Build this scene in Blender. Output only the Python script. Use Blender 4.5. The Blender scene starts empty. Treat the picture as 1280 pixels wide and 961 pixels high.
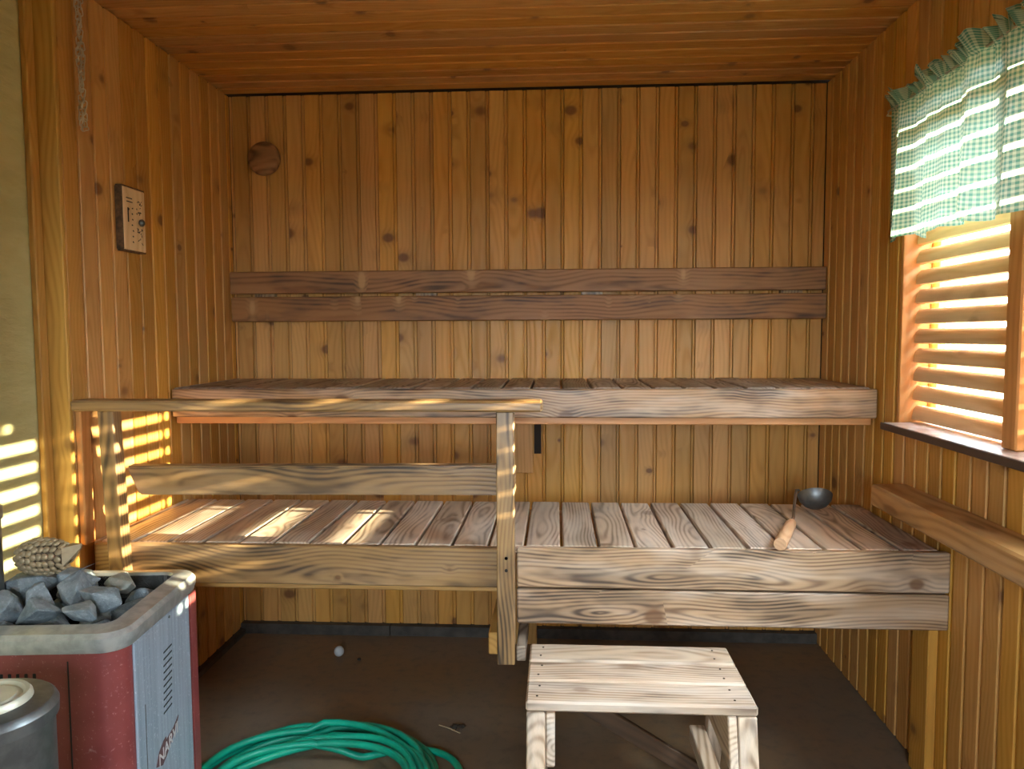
import bpy, bmesh, math, random
from mathutils import Vector, Matrix, noise
random.seed(7)
SC = bpy.context.scene
COL = SC.collection

# ------------------------------------------------------------------ camera
YAW, PITCH, ROLL, FPX, EYE = .0596, .0693, .0045, 950.0, 1.3285
_f = Vector((-math.sin(YAW)*math.cos(PITCH), math.cos(YAW)*math.cos(PITCH), -math.sin(PITCH)))
_r = Vector((math.cos(YAW), math.sin(YAW), 0)); _d = _f.cross(_r)
CR = math.cos(ROLL)*_r + math.sin(ROLL)*_d
CD = -math.sin(ROLL)*_r + math.cos(ROLL)*_d
CF = _f
CAMPOS = Vector((0, 0, EYE))
cam = bpy.data.cameras.new('camera'); cam_o = bpy.data.objects.new('camera', cam); COL.objects.link(cam_o)
cam.sensor_fit = 'HORIZONTAL'; cam.sensor_width = 36.0; cam.lens = 36.0*FPX/1280.0; cam.clip_start = .02
m3 = Matrix((CR, -CD, -CF)).transposed()
cam_o.matrix_world = Matrix.Translation(CAMPOS) @ m3.to_4x4()
SC.camera = cam_o

def on(px, py, axis, val):
    """point on the plane axis=val that a pixel of the 1280x961 photograph looks at"""
    d = CR*((px-640)/FPX) + CD*((py-480.5)/FPX) + CF
    i = 'XYZ'.index(axis)
    return CAMPOS + d*((val-CAMPOS[i])/d[i])

# ------------------------------------------------------------------ world, sun, exposure
world = bpy.data.worlds.new('sky'); SC.world = world; world.use_nodes = True
bg = world.node_tree.nodes['Background']
bg.inputs[0].default_value = (.74, .85, 1.0, 1); bg.inputs[1].default_value = 26.0
sun = bpy.data.lights.new('sun', 'SUN'); sun.energy = 44; sun.color = (1, .86, .62); sun.angle = math.radians(.6)
sun_o = bpy.data.objects.new('sun', sun); COL.objects.link(sun_o)
sun_o.rotation_euler = Vector((-1, .07, -.218)).to_track_quat('-Z', 'Y').to_euler()
sun_o.location = (5, 2, 3)
def portal(name, loc, sx, sy, direction):
    l = bpy.data.lights.new(name, 'AREA'); l.shape = 'RECTANGLE'; l.size = sx; l.size_y = sy
    l.cycles.is_portal = True
    o = bpy.data.objects.new(name, l); COL.objects.link(o); o.location = loc
    o.rotation_euler = Vector(direction).to_track_quat('-Z', 'Z').to_euler()
portal('window_daylight', (1.225, 2.06, 1.515), .88, .97, (-1, 0, 0))
portal('side_window_daylight', (1.225, 1.225, 1.525), .75, 1.15, (-1, 0, 0))
portal('added_rear_window_daylight', (0, -1.29, 1.4), 1.0, .8, (0, 1, 0))  # portal for the added rear window behind the camera
SC.view_settings.view_transform = 'Standard'; SC.view_settings.look = 'None'
SC.view_settings.gamma = 1.0; SC.view_settings.use_curve_mapping = False
SC.view_settings.exposure = 0.88
SC.cycles.max_bounces = 10; SC.cycles.diffuse_bounces = 6; SC.cycles.transparent_max_bounces = 12
SC.cycles.sample_clamp_indirect = 6

# ------------------------------------------------------------------ materials
MATS = {}
class NT:
    def __init__(s, name):
        s.m = bpy.data.materials.new(name); s.m.use_nodes = True
        s.t = s.m.node_tree; s.t.nodes.clear()
        s.out = s.n('ShaderNodeOutputMaterial'); s.b = s.n('ShaderNodeBsdfPrincipled')
        s.l(s.b.outputs[0], s.out.inputs[0])
    def n(s, typ, **kw):
        nd = s.t.nodes.new(typ)
        for k, v in kw.items(): setattr(nd, k, v)
        return nd
    def l(s, a, b): s.t.links.new(a, b)
    def put(s, v, sock):
        if hasattr(v, 'links') or isinstance(v, bpy.types.NodeSocket): s.l(v, sock)
        else: sock.default_value = v
    def math(s, op, a, b=0.0, c=0.0, clamp=False):
        nd = s.n('ShaderNodeMath', operation=op, use_clamp=clamp)
        s.put(a, nd.inputs[0]); s.put(b, nd.inputs[1]); s.put(c, nd.inputs[2]); return nd.outputs[0]
    def comb(s, a, b, c):
        nd = s.n('ShaderNodeCombineXYZ'); s.put(a, nd.inputs[0]); s.put(b, nd.inputs[1]); s.put(c, nd.inputs[2]); return nd.outputs[0]
    def noise(s, vec, scale=1.0, detail=2.0, rough=.5):
        nd = s.n('ShaderNodeTexNoise'); s.put(vec, nd.inputs['Vector'])
        nd.inputs['Scale'].default_value = scale; nd.inputs['Detail'].default_value = detail
        nd.inputs['Roughness'].default_value = rough; return nd.outputs[0]
    def mix(s, f, a, b, mode='MIX'):
        nd = s.n('ShaderNodeMix', data_type='RGBA', blend_type=mode)
        s.put(f, nd.inputs[0])
        for v, i in ((a, 6), (b, 7)):
            s.put((*v, 1) if isinstance(v, tuple) and len(v) == 3 else v, nd.inputs[i])
        return nd.outputs[2]
    def ss(s, v, lo, hi):
        nd = s.n('ShaderNodeMapRange', interpolation_type='SMOOTHSTEP')
        s.put(v, nd.inputs[0]); nd.inputs[1].default_value = lo; nd.inputs[2].default_value = hi
        return nd.outputs[0]
    def bump(s, h, strength, dist=.002):
        nd = s.n('ShaderNodeBump'); nd.inputs['Strength'].default_value = strength
        nd.inputs['Distance'].default_value = dist; s.l(h, nd.inputs['Height']); s.l(nd.outputs[0], s.b.inputs['Normal'])

WOODS = {
 # light, dark, knot colour, ring freq, knot strength, char amount, bleach, roughness, per-board variation
 'panel':   dict(light=(.58,.280,.060), dark=(.49,.220,.041), knot=(.17,.06,.015), freq=420, warp=5.5, knots=1, char=0, bleach=0, rough=.46, var=.15, kd=(.115,.15)),
 'ceiling': dict(light=(.54,.240,.052), dark=(.46,.190,.036), knot=(.15,.05,.012), freq=420, warp=5.5, knots=1, char=0, bleach=0, rough=.40, var=.14, kd=(.115,.15)),
 'bench': dict(light=(.47,.29,.155), dark=(.13,.062,.029), knot=(.13,.055,.02), freq=640, warp=9, knots=.9, char=.95, bleach=.30, rough=.33, var=.10, kd=(.16,.12)),
 'slat': dict(light=(.62,.47,.34), dark=(.25,.15,.085), knot=(.18,.085,.04), freq=640, warp=11, knots=.7, char=.55, bleach=.55, rough=.33, var=.16, kd=(.16,.12)),
 'greyslat': dict(light=(.34,.265,.20), dark=(.15,.105,.07), knot=(.12,.06,.03), freq=640, warp=8, knots=.5, char=.65, bleach=.35, rough=.42, var=.22, kd=(.2,.12)),
 'stool': dict(light=(.66,.50,.35), dark=(.34,.20,.11), knot=(.20,.09,.04), freq=520, warp=8, knots=.5, char=.60, bleach=.50, rough=.36, var=.08, kd=(.2,.12)),
 'backrest': dict(light=(.37,.165,.052), dark=(.22,.090,.026), knot=(.52,.30,.12), freq=420, warp=7, knots=1, char=.80, bleach=0, rough=.50, var=.10, kd=(.09,.22)),
 'rail': dict(light=(.38,.22,.085), dark=(.14,.068,.024), knot=(.12,.05,.016), freq=560, warp=8, knots=.7, char=.95, bleach=.08, rough=.34, var=.10, kd=(.16,.12)),
 'orange':  dict(light=(.62,.27,.075), dark=(.48,.185,.045), knot=(.22,.07,.015), freq=300, warp=5, knots=.7, char=0, bleach=0, rough=.42, var=.12, kd=(.40,.11)),
 'golden': dict(light=(.54,.29,.075), dark=(.42,.20,.042), knot=(.20,.075,.01), freq=420, warp=4, knots=.8, char=0, bleach=0, rough=.36, var=.08, kd=(.16,.12)),
 'ledge':   dict(light=(.52,.28,.11), dark=(.33,.155,.05), knot=(.17,.07,.02), freq=300, warp=7, knots=.8, char=.45, bleach=.12, rough=.38, var=.05, kd=(.35,.10)),
 'louvre': dict(light=(.80,.54,.29), dark=(.68,.42,.20), knot=(.36,.17,.06), freq=260, warp=4, knots=.5, char=0, bleach=0, rough=.5, var=.10, kd=(.2,.1)),
 'dark':    dict(light=(.10,.055,.028), dark=(.045,.024,.012), knot=(.03,.015,.01), freq=400, warp=4, knots=.2, char=.2, bleach=0, rough=.5, var=.1, kd=(.4,.1)),
 'beech':   dict(light=(.60,.36,.20), dark=(.50,.28,.15), knot=(.45,.25,.13), freq=600, warp=2, knots=0, char=0, bleach=0, rough=.45, var=.02, kd=(.4,.1)),
}
def wood(kind, axis):
    key = (kind, axis)
    if key in MATS: return MATS[key]
    P = WOODS[kind]; T = NT('wood_%s_%s' % (kind, axis))
    tc = T.n('ShaderNodeTexCoord'); sep = T.n('ShaderNodeSeparateXYZ'); T.l(tc.outputs['Object'], sep.inputs[0])
    X, Y, Z = sep.outputs
    a, b, c = {'X': (X, Y, Z), 'Y': (Y, X, Z), 'Z': (Z, X, Y)}[axis]
    rnd = T.n('ShaderNodeObjectInfo').outputs['Random']
    r2 = T.math('FRACT', T.math('MULTIPLY', rnd, 17.31)); r3 = T.math('FRACT', T.math('MULTIPLY', rnd, 91.7))
    a = T.math('ADD', a, T.math('MULTIPLY', rnd, 43.0))
    # knots: a stretched cell pattern, one in two cells is a knot
    kv = T.comb(T.math('MULTIPLY', a, 1/P['kd'][0]), T.math('MULTIPLY_ADD', b, 1/P['kd'][1], T.math('MULTIPLY', r2, 9.0)), T.math('MULTIPLY_ADD', c, 1/P['kd'][1], T.math('MULTIPLY', r3, 9.0)))
    vo = T.n('ShaderNodeTexVoronoi', feature='F1'); T.l(kv, vo.inputs['Vector']); vo.inputs['Scale'].default_value = 1.0
    vs = T.n('ShaderNodeSeparateColor'); T.l(vo.outputs['Color'], vs.inputs[0])
    # real shape of the knot: distance divided by its own size
    size = T.math('MULTIPLY_ADD', T.math('MAXIMUM', T.math('SUBTRACT', vs.outputs[0], .22), .0), .34, .001)
    kd = T.math('DIVIDE', vo.outputs['Distance'], size)
    core = T.math('SUBTRACT', 1.0, T.ss(kd, .55, 1.05))
    halo = T.math('SUBTRACT', 1.0, T.ss(kd, .6, 2.2))
    # growth rings of a log cut lengthwise
    warp = T.noise(T.comb(T.math('MULTIPLY', a, 1.6), T.math('MULTIPLY', b, 9.0), T.math('MULTIPLY', c, 9.0)), 1.0, 2.0)
    bb = T.math('ADD', T.math('ADD', b, T.math('MULTIPLY_ADD', r2, .10, -.05)), T.math('MULTIPLY_ADD', T.noise(T.comb(T.math('MULTIPLY', a, 1.5), 3.3, 1.7), 1.0, 1.0), .16, -.08))
    cc = T.math('ADD', T.math('ADD', c, T.math('MULTIPLY_ADD', r3, .05, .012)), T.math('MULTIPLY_ADD', T.noise(T.comb(T.math('MULTIPLY', a, 1.9), 8.1, 5.2), 1.0, 1.0), .12, -.06))
    rad = T.math('SQRT', T.math('ADD', T.math('MULTIPLY', bb, bb), T.math('MULTIPLY', cc, cc)))
    ph = T.math('ADD', T.math('MULTIPLY_ADD', rad, float(P['freq']), T.math('MULTIPLY', warp, P['warp'])), T.math('MULTIPLY', halo, 5.0*P['knots']))
    band = T.math('MULTIPLY_ADD', T.math('SINE', ph), .5, .5)
    band = T.math('POWER', band, 1.7)
    amp = T.ss(T.noise(T.comb(T.math('MULTIPLY', a, 2.4), T.math('MULTIPLY_ADD', b, 26.0, 4.0), T.math('MULTIPLY', c, 26.0)), 1.0, 2.0), .28, .66)
    band = T.math('MULTIPLY', band, T.math('MULTIPLY_ADD', amp, .75, .25))
    fib = T.noise(T.comb(T.math('MULTIPLY', a, 9.0), T.math('MULTIPLY', b, 420.0), T.math('MULTIPLY', c, 420.0)), 1.0, 2.0)
    col = T.mix(T.math('MULTIPLY', band, .85, clamp=True), P['light'], P['dark'])
    big = T.noise(T.comb(T.math('MULTIPLY', a, 2.2), T.math('MULTIPLY', b, 14.0), T.math('MULTIPLY', c, 14.0)), 1.0, 3.0)
    # bleached streaks and char left by the blowtorch
    if P['bleach']:
        bl = T.ss(T.noise(T.comb(T.math('MULTIPLY_ADD', a, 3.3, 7.0), T.math('MULTIPLY', b, 22.0), T.math('MULTIPLY', c, 22.0)), 1.0, 3.0), .42, .68)
        col = T.mix(T.math('MULTIPLY', bl, P['bleach']), col, (.70, .60, .50))
    if P['char']:
        ch = T.ss(T.noise(T.comb(T.math('MULTIPLY_ADD', a, 3.6, 31.0), T.math('MULTIPLY', b, 15.0), T.math('MULTIPLY', c, 15.0)), 1.0, 3.0, .6), .46, .66)
        chm = T.math('MULTIPLY', T.math('MULTIPLY', ch, T.math('MULTIPLY_ADD', band, .6, .4)), P['char'])
        col = T.mix(chm, col, (.045, .028, .018))
    v = T.math('MULTIPLY_ADD', T.math('SUBTRACT', rnd, .5), 2*P['var'], 1.0)
    v = T.math('MULTIPLY', v, T.math('MULTIPLY_ADD', fib, .22, .89)); v = T.math('MULTIPLY', v, T.math('MULTIPLY_ADD', big, .36, .82))
    hs = T.n('ShaderNodeHueSaturation'); T.l(col, hs.inputs['Color']); T.put(v, hs.inputs['Value'])
    T.put(T.math('MULTIPLY_ADD', r2, .006, .497), hs.inputs['Hue']); T.put(T.math('MULTIPLY_ADD', r3, .10, .94), hs.inputs['Saturation'])
    col = hs.outputs[0]
    if P['knots']:
        col = T.mix(T.math('MULTIPLY', halo, .28*P['knots']), col, P['knot'])
        col = T.mix(T.math('MULTIPLY', core, .85*P['knots']), col, P['knot'])
    T.l(col, T.b.inputs['Base Color'])
    T.put(T.math('MULTIPLY_ADD', band, .16, P['rough']), T.b.inputs['Roughness'])
    T.bump(T.math('ADD', T.math('MULTIPLY', band, -.6), fib), .25, .0012)
    MATS[key] = T.m; return T.m

def plain(name, color, rough=.5, metal=0.0, vary=.0, scale=40.0, bump=0.0, color2=None, coat=0):
    if name in MATS: return MATS[name]
    T = NT(name); T.b.inputs['Roughness'].default_value = rough; T.b.inputs['Metallic'].default_value = metal
    T.b.inputs['Coat Weight'].default_value = coat
    if vary or bump or color2:
        tc = T.n('ShaderNodeTexCoord'); nz = T.noise(tc.outputs['Object'], scale, 5.0, .6)
        c2 = color2 or tuple(x*(1-vary) for x in color)
        T.l(T.mix(T.ss(nz, .35, .68), color, c2), T.b.inputs['Base Color'])
        if bump: T.bump(nz, bump, .003)
    else: T.b.inputs['Base Color'].default_value = (*color, 1)
    MATS[name] = T.m; return T.m

def mat_floor():
    T = NT('concrete_floor'); tc = T.n('ShaderNodeTexCoord').outputs['Object']
    n1 = T.noise(tc, 1.6, 4.0); n2 = T.noise(tc, 22, 6.0, .65); n3 = T.noise(tc, 160, 3.0)
    col = T.mix(T.ss(n1, .35, .65), (.21, .128, .062), (.175, .132, .092))
    col = T.mix(T.math('MULTIPLY', T.ss(n2, .45, .75), .55), col, (.095, .075, .058))
    col = T.mix(T.ss(n3, .70, .78), col, (.22, .19, .15))
    T.l(col, T.b.inputs['Base Color']); T.b.inputs['Roughness'].default_value = .62
    T.bump(T.math('ADD', n2, T.math('MULTIPLY', n3, .4)), .25, .004); return T.m
def mat_plaster():
    T = NT('yellow_plaster'); tc = T.n('ShaderNodeTexCoord').outputs['Object']
    sp = T.n('ShaderNodeSeparateXYZ'); T.l(tc, sp.inputs[0])
    v = T.comb(sp.outputs[0], T.math('MULTIPLY', sp.outputs[1], .55), T.math('MULTIPLY', sp.outputs[2], 1.6))
    n1 = T.noise(v, 14, 4.0, .55); n2 = T.noise(v, 60, 4.0, .6)
    T.l(T.mix(T.ss(n1, .3, .7), (.60, .55, .27), (.53, .48, .22)), T.b.inputs['Base Color'])
    T.b.inputs['Roughness'].default_value = .6
    T.bump(T.math('ADD', n1, T.math('MULTIPLY', n2, .25)), .8, .010); return T.m
def mat_metal_panel():
    T = NT('brushed_zinc_panel'); tc = T.n('ShaderNodeTexCoord').outputs['Object']
    sp = T.n('ShaderNodeSeparateXYZ'); T.l(tc, sp.inputs[0])
    st = T.noise(T.comb(T.math('MULTIPLY', sp.outputs[0], 90), T.math('MULTIPLY', sp.outputs[1], 90), T.math('MULTIPLY', sp.outputs[2], 3)), 1, 3)
    sk = T.noise(tc, 170, 3, .6)
    col = T.mix(T.ss(st, .3, .7), (.30, .37, .45), (.40, .48, .56))
    col = T.mix(T.math('MULTIPLY', T.ss(sk, .58, .70), .6), col, (.70, .78, .84))
    T.l(col, T.b.inputs['Base Color']); T.b.inputs['Metallic'].default_value = .35
    T.put(T.math('MULTIPLY_ADD', sk, .3, .28), T.b.inputs['Roughness']); return T.m
def mat_red():
    T = NT('worn_red_paint'); tc = T.n('ShaderNodeTexCoord').outputs['Object']
    n1 = T.noise(tc, 9, 3); n2 = T.noise(tc, 140, 3, .6); n3 = T.noise(tc, 26, 4)
    col = T.mix(T.ss(n1, .3, .7), (.18, .034, .032), (.23, .050, .046))
    col = T.mix(T.math('MULTIPLY', T.ss(n2, .60, .72), .35), col, (.55, .33, .30))
    col = T.mix(T.math('MULTIPLY', T.ss(n3, .70, .76), .7), col, (.42, .33, .33))
    T.l(col, T.b.inputs['Base Color']); T.b.inputs['Roughness'].default_value = .40; return T.m
def mat_stone():
    T = NT('sauna_stone'); tc = T.n('ShaderNodeTexCoord').outputs['Object']; rnd = T.n('ShaderNodeObjectInfo').outputs['Random']
    n1 = T.noise(tc, 28, 6, .65); n2 = T.noise(tc, 150, 4, .6)
    col = T.mix(T.ss(n1, .35, .7), (.15, .18, .195), (.29, .325, .34))
    col = T.mix(T.math('MULTIPLY', T.ss(n2, .55, .72), .5), col, (.40, .43, .44))
    col = T.mix(T.math('MULTIPLY', T.math('GREATER_THAN', rnd, .9), .4), col, (.33, .31, .20))
    T.l(col, T.b.inputs['Base Color']); T.b.inputs['Roughness'].default_value = .75
    T.bump(T.math('ADD', n1, T.math('MULTIPLY', n2, .4)), .9, .006); return T.m
def mat_gingham():
    T = NT('green_gingham_cloth'); T.t.nodes.remove(T.b)
    uv = T.n('ShaderNodeTexCoord').outputs['UV']; sp = T.n('ShaderNodeSeparateXYZ'); T.l(uv, sp.inputs[0])
    def stripe(v):
        return T.ss(T.math('SINE', T.math('MULTIPLY', v, 2*math.pi/.0120)), -.35, .35)
    f = T.math('MULTIPLY_ADD', stripe(sp.outputs[0]), .5, T.math('MULTIPLY', stripe(sp.outputs[1]), .5))
    col = T.mix(f, (.74, .77, .64), (.06, .27, .21))
    th = T.noise(uv, 500, 2); col = T.mix(.25, col, T.mix(th, (.2, .3, .26), (.9, .92, .82)), 'MULTIPLY')
    d = T.n('ShaderNodeBsdfDiffuse'); t = T.n('ShaderNodeBsdfTranslucent'); T.l(col, d.inputs[0]); 
    T.l(T.mix(.35, col, (.55, .85, .74)), t.inputs[0])
    mx = T.n('ShaderNodeMixShader'); mx.inputs[0].default_value = .38
    T.l(d.outputs[0], mx.inputs[1]); T.l(t.outputs[0], mx.inputs[2]); T.l(mx.outputs[0], T.out.inputs[0]); return T.m
def mat_glass():
    T = NT('window_glass'); T.t.nodes.remove(T.b)
    tr = T.n('ShaderNodeBsdfTransparent'); gl = T.n('ShaderNodeBsdfGlossy'); gl.inputs['Roughness'].default_value = .02
    tr.inputs[0].default_value = (.97, 1, .985, 1)
    mx = T.n('ShaderNodeMixShader'); mx.inputs[0].default_value = .07
    T.l(tr.outputs[0], mx.inputs[1]); T.l(gl.outputs[0], mx.inputs[2]); T.l(mx.outputs[0], T.out.inputs[0]); return T.m

M_FLOOR, M_PLASTER, M_ZINC, M_RED, M_STONE, M_GING, M_GLASS = mat_floor(), mat_plaster(), mat_metal_panel(), mat_red(), mat_stone(), mat_gingham(), mat_glass()
M_PLINTH = plain('damp_concrete', (.075, .060, .046), .7, 0, .5, 18, .4)
M_STEEL = plain('stainless_steel', (.50, .49, .46), .30, 1.0, .2, 60)
M_RIM = plain('rim_steel', (.44, .45, .42), .32, .45, .3, 30)
M_DARKSTEEL = plain('dull_steel', (.18, .19, .19), .42, .8, .3, 30)
M_BLACK = plain('soot_black', (.008, .007, .007), .8)
M_VOID = plain('dark_batten', (.03, .016, .008), .8)
M_HOSE = plain('green_rubber', (.0, .36, .22), .42, 0, .25, 12)
M_GOLD = plain('aged_brass_clay', (.42, .32, .19), .42, .2, .2, 60)
M_GOLDDARK = plain('dark_clay', (.09, .06, .032), .7)
M_CHAIN = plain('chain_steel', (.62, .57, .48), .28, .9)
M_CREAM = plain('cream_enamel', (.50, .47, .36), .35, .2, .15, 20)
M_BALL = plain('grey_plastic', (.55, .55, .54), .5)
M_LEAF = plain('dead_leaf', (.05, .032, .018), .8, 0, .4, 60)
M_STRAW = plain('dry_straw', (.42, .33, .20), .7)
M_BURN = plain('burnt_mark', (.035, .018, .010), .8)
M_SCORCH = plain('scorched_edge', (.17, .085, .035), .7, 0, .7, 45)
M_LETTER = plain('worn_silver_print', (.62, .60, .58), .5)
M_BADGE = plain('dark_red_badge', (.10, .045, .045), .6)
M_SILL = plain('weathered_sill', (.58, .55, .53), .28, 0, .45, 25, .25, color2=(.34, .30, .28))
M_SILLEDGE = plain('sill_edge_brown', (.07, .04, .03), .5)

# ------------------------------------------------------------------ mesh helpers
def mesh_from(name, verts, faces, smooth=False):
    me = bpy.data.meshes.new(name); me.from_pydata([tuple(v) for v in verts], [], faces)
    bm = bmesh.new(); bm.from_mesh(me); bmesh.ops.recalc_face_normals(bm, faces=bm.faces); bm.to_mesh(me); bm.free()
    if smooth:
        for p in me.polygons: p.use_smooth = True
    return me
def from_bm(name, bm, smooth=False):
    me = bpy.data.meshes.new(name); bmesh.ops.recalc_face_normals(bm, faces=bm.faces); bm.to_mesh(me); bm.free()
    if smooth:
        for p in me.polygons: p.use_smooth = True
    return me
def link(name, me, mat=None, parent=None, loc=(0, 0, 0), rot=None):
    o = bpy.data.objects.new(name, me); COL.objects.link(o)
    if mat is not None and me is not None and not me.materials: me.materials.append(mat)
    o.location = loc
    if rot is not None:
        if hasattr(rot, 'to_euler'): o.rotation_euler = rot.to_euler()
        else: o.rotation_euler = rot
    if parent is not None: o.parent = parent
    return o
def tag(o, label, cat, group=None):
    o['label'] = label; o['category'] = cat
    if group: o['group'] = group
    return o
def empty(name, loc, label, cat, group=None, rotz=0):
    o = bpy.data.objects.new(name, None); COL.objects.link(o); o.location = loc; o.rotation_euler = (0, 0, rotz)
    o.empty_display_size = .05
    return tag(o, label, cat, group)
def structure(o): o['kind'] = 'structure'; return o

_CB = {}
def cbox(dx, dy, dz, c=.003):
    """chamfered box centred at the origin (44 triangles)"""
    key = (round(dx, 4), round(dy, 4), round(dz, 4), round(c, 4))
    hx, hy, hz = dx/2, dy/2, dz/2; c = min(c, .45*min(dx, dy, dz))
    bm = bmesh.new(); V = {}
    for sx in (-1, 1):
        for sy in (-1, 1):
            for sz in (-1, 1):
                V[sx, sy, sz, 'x'] = bm.verts.new((sx*hx, sy*(hy-c), sz*(hz-c)))
                V[sx, sy, sz, 'y'] = bm.verts.new((sx*(hx-c), sy*hy, sz*(hz-c)))
                V[sx, sy, sz, 'z'] = bm.verts.new((sx*(hx-c), sy*(hy-c), sz*hz))
                bm.faces.new([V[sx, sy, sz, k] for k in 'xyz'])
    S = ((-1, -1), (1, -1), (1, 1), (-1, 1))
    for s in (-1, 1):
        bm.faces.new([V[s, p, q, 'x'] for p, q in S]); bm.faces.new([V[p, s, q, 'y'] for p, q in S]); bm.faces.new([V[p, q, s, 'z'] for p, q in S])
        for t in (-1, 1):
            bm.faces.new([V[s, t, -1, 'x'], V[s, t, 1, 'x'], V[s, t, 1, 'y'], V[s, t, -1, 'y']])
            bm.faces.new([V[s, -1, t, 'x'], V[s, 1, t, 'x'], V[s, 1, t, 'z'], V[s, -1, t, 'z']])
            bm.faces.new([V[-1, s, t, 'y'], V[1, s, t, 'y'], V[1, s, t, 'z'], V[-1, s, t, 'z']])
    return from_bm('box', bm)
def beam(name, kind, x, y, z, parent=None, c=.003, axis=None, mat=None, off=(0, 0, 0), rot=None):
    """a timber given by its world extents; meshes are shared between alike pieces"""
    d = (x[1]-x[0], y[1]-y[0], z[1]-z[0]); ax = axis or 'XYZ'[d.index(max(d))]
    key = (tuple(round(v, 4) for v in d), c, kind, ax)
    if key not in _CB:
        me = cbox(*d, c); me.materials.append(mat or wood(kind, ax)); _CB[key] = me
    o = link(name, _CB[key], None, parent, ((x[0]+x[1])/2-off[0], (y[0]+y[1])/2-off[1], (z[0]+z[1])/2-off[2]), rot)
    return o
def slab(name, boxes, mat, parent=None):
    vs, fs = [], []
    for x0, x1, y0, y1, z0, z1 in boxes:
        n = len(vs); vs += [(x, y, z) for x in (x0, x1) for y in (y0, y1) for z in (z0, z1)]
        fs += [[n+i for i in f] for f in ((0,1,3,2), (4,6,7,5), (0,4,5,1), (2,3,7,6), (0,2,6,4), (1,5,7,3))]
    return link(name, mesh_from(name, vs, fs), mat, parent)
def tube(pts, r, seg=10, closed=False, cap=True):
    pts = [Vector(p) for p in pts]; n = len(pts); rr = r if isinstance(r, (list, tuple)) else [r]*n
    vs, fs = [], []; t0 = (pts[1]-pts[0]).normalized()
    nrm = t0.orthogonal().normalized()
    for i, p in enumerate(pts):
        a = pts[(i-1) % n] if (closed or i > 0) else p; b = pts[(i+1) % n] if (closed or i < n-1) else p
        t = (b-a).normalized(); nrm = (nrm - t*nrm.dot(t)).normalized(); bi = t.cross(nrm)
        for k in range(seg):
            an = 2*math.pi*k/seg; vs.append(p + (nrm*math.cos(an)+bi*math.sin(an))*rr[i])
    for i in range(n if closed else n-1):
        for k in range(seg):
            j = (i+1) % n; fs.append((i*seg+k, i*seg+(k+1) % seg, j*seg+(k+1) % seg, j*seg+k))
    if cap and not closed: fs += [tuple(range(seg)), tuple(range((n-1)*seg, n*seg))]
    return vs, fs
def lathe(profile, seg=40, closed=False):
    vs, fs = [], []; n = len(profile)
    for k in range(seg):
        a = 2*math.pi*k/seg
        for r, z in profile: vs.append((max(r, 1e-4)*math.cos(a), max(r, 1e-4)*math.sin(a), z))
    for k in range(seg):
        k2 = (k+1) % seg
        for i in range(n if closed else n-1):
            j = (i+1) % n
            fs.append((k*n+i, k2*n+i, k2*n+j, k*n+j))
    return vs, fs
def shade_auto(me, ang=35):
    for p in me.polygons: p.use_smooth = True
    bm = bmesh.new(); bm.from_mesh(me); bmesh.ops.remove_doubles(bm, verts=bm.verts, dist=1e-5)
    for e in bm.edges:
        e.smooth = not (len(e.link_faces) == 2 and e.calc_face_angle(0) > math.radians(ang))
    bm.to_mesh(me); bm.free(); return me
def rounded(w, d, r, n=8):
    out = []
    for cx, cy, a0 in ((w/2-r, d/2-r, 0), (-w/2+r, d/2-r, 90), (-w/2+r, -d/2+r, 180), (w/2-r, -d/2+r, 270)):
        for k in range(n+1):
            a = math.radians(a0+90*k/n); out.append((cx+r*math.cos(a), cy+r*math.sin(a)))
    return out
def loft(rings, cap0=False, cap1=False, close=False):
    vs = [v for ring in rings for v in ring]; n = len(rings[0]); fs = []
    for i in range(len(rings) if close else len(rings)-1):
        i2 = (i+1) % len(rings)
        for k in range(n): fs.append((i*n+k, i*n+(k+1) % n, i2*n+(k+1) % n, i2*n+k))
    if cap0: fs.append(tuple(range(n)))
    if cap1: fs.append(tuple(range((len(rings)-1)*n, len(rings)*n)))
    return vs, fs

# ------------------------------------------------------------------ room shell
XL, XR, YB, H = -1.40, 1.10, 3.245, 2.34
XP = -1.47                      # plaster wall plane
YP = 2.11                       # where the panelled left wall starts
WY0, WY1, WZ0, WZ1 = 1.62, 2.50, 1.03, 2.00     # louvred window
SY0, SY1, SZ0, SZ1 = .85, 1.60, .95, 2.10        # second window, beside the camera
T = .014                        # panel thickness
structure(slab('floor', [(-1.7, 1.3, -1.3, 3.45, -.1, 0)], M_FLOOR))
nb = tag(slab('sun_blocker_shed', [(3.2, 4.3, -5.0, 1.40, -.15, 2.55)], wood('dark', 'Z')), 'unseen dark timber shed added outside to block the sun', 'shed')  # added out of view to keep direct sun off the stove
vs_ = [(x, y, z+dz) for dz in (0, .06) for x, z in ((3.1, 2.5), (3.75, 2.85), (4.4, 2.5)) for y in (-5.1, 1.42)]
link('sun_blocker_roof', mesh_from('sun_blocker_roof', vs_, [(0,1,3,2), (2,3,5,4), (6,8,9,7), (8,10,11,9), (0,2,8,6), (2,4,10,8), (1,7,9,3), (3,9,11,5), (0,6,7,1), (4,5,11,10)]), M_DARKSTEEL, nb)
def mat_ground():
    T = NT('grass_ground'); tc = T.n('ShaderNodeTexCoord').outputs['Object']
    n1 = T.noise(tc, 3, 5); T.l(T.mix(n1, (.11, .12, .06), (.08, .09, .04)), T.b.inputs['Base Color']); T.b.inputs['Roughness'].default_value = .9; return T.m
structure(slab('ground_outside', [(-40, 40, -40, 40, -.5, -.15)], mat_ground()))
wb = structure(slab('wall_back', [(-1.55, 1.25, YB+T, YB+.16, 0, H+.1)], M_VOID))
wl = structure(slab('wall_left', [(-1.62, XL-T, YP, YB+T, 0, H+.1)], M_VOID))
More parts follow.
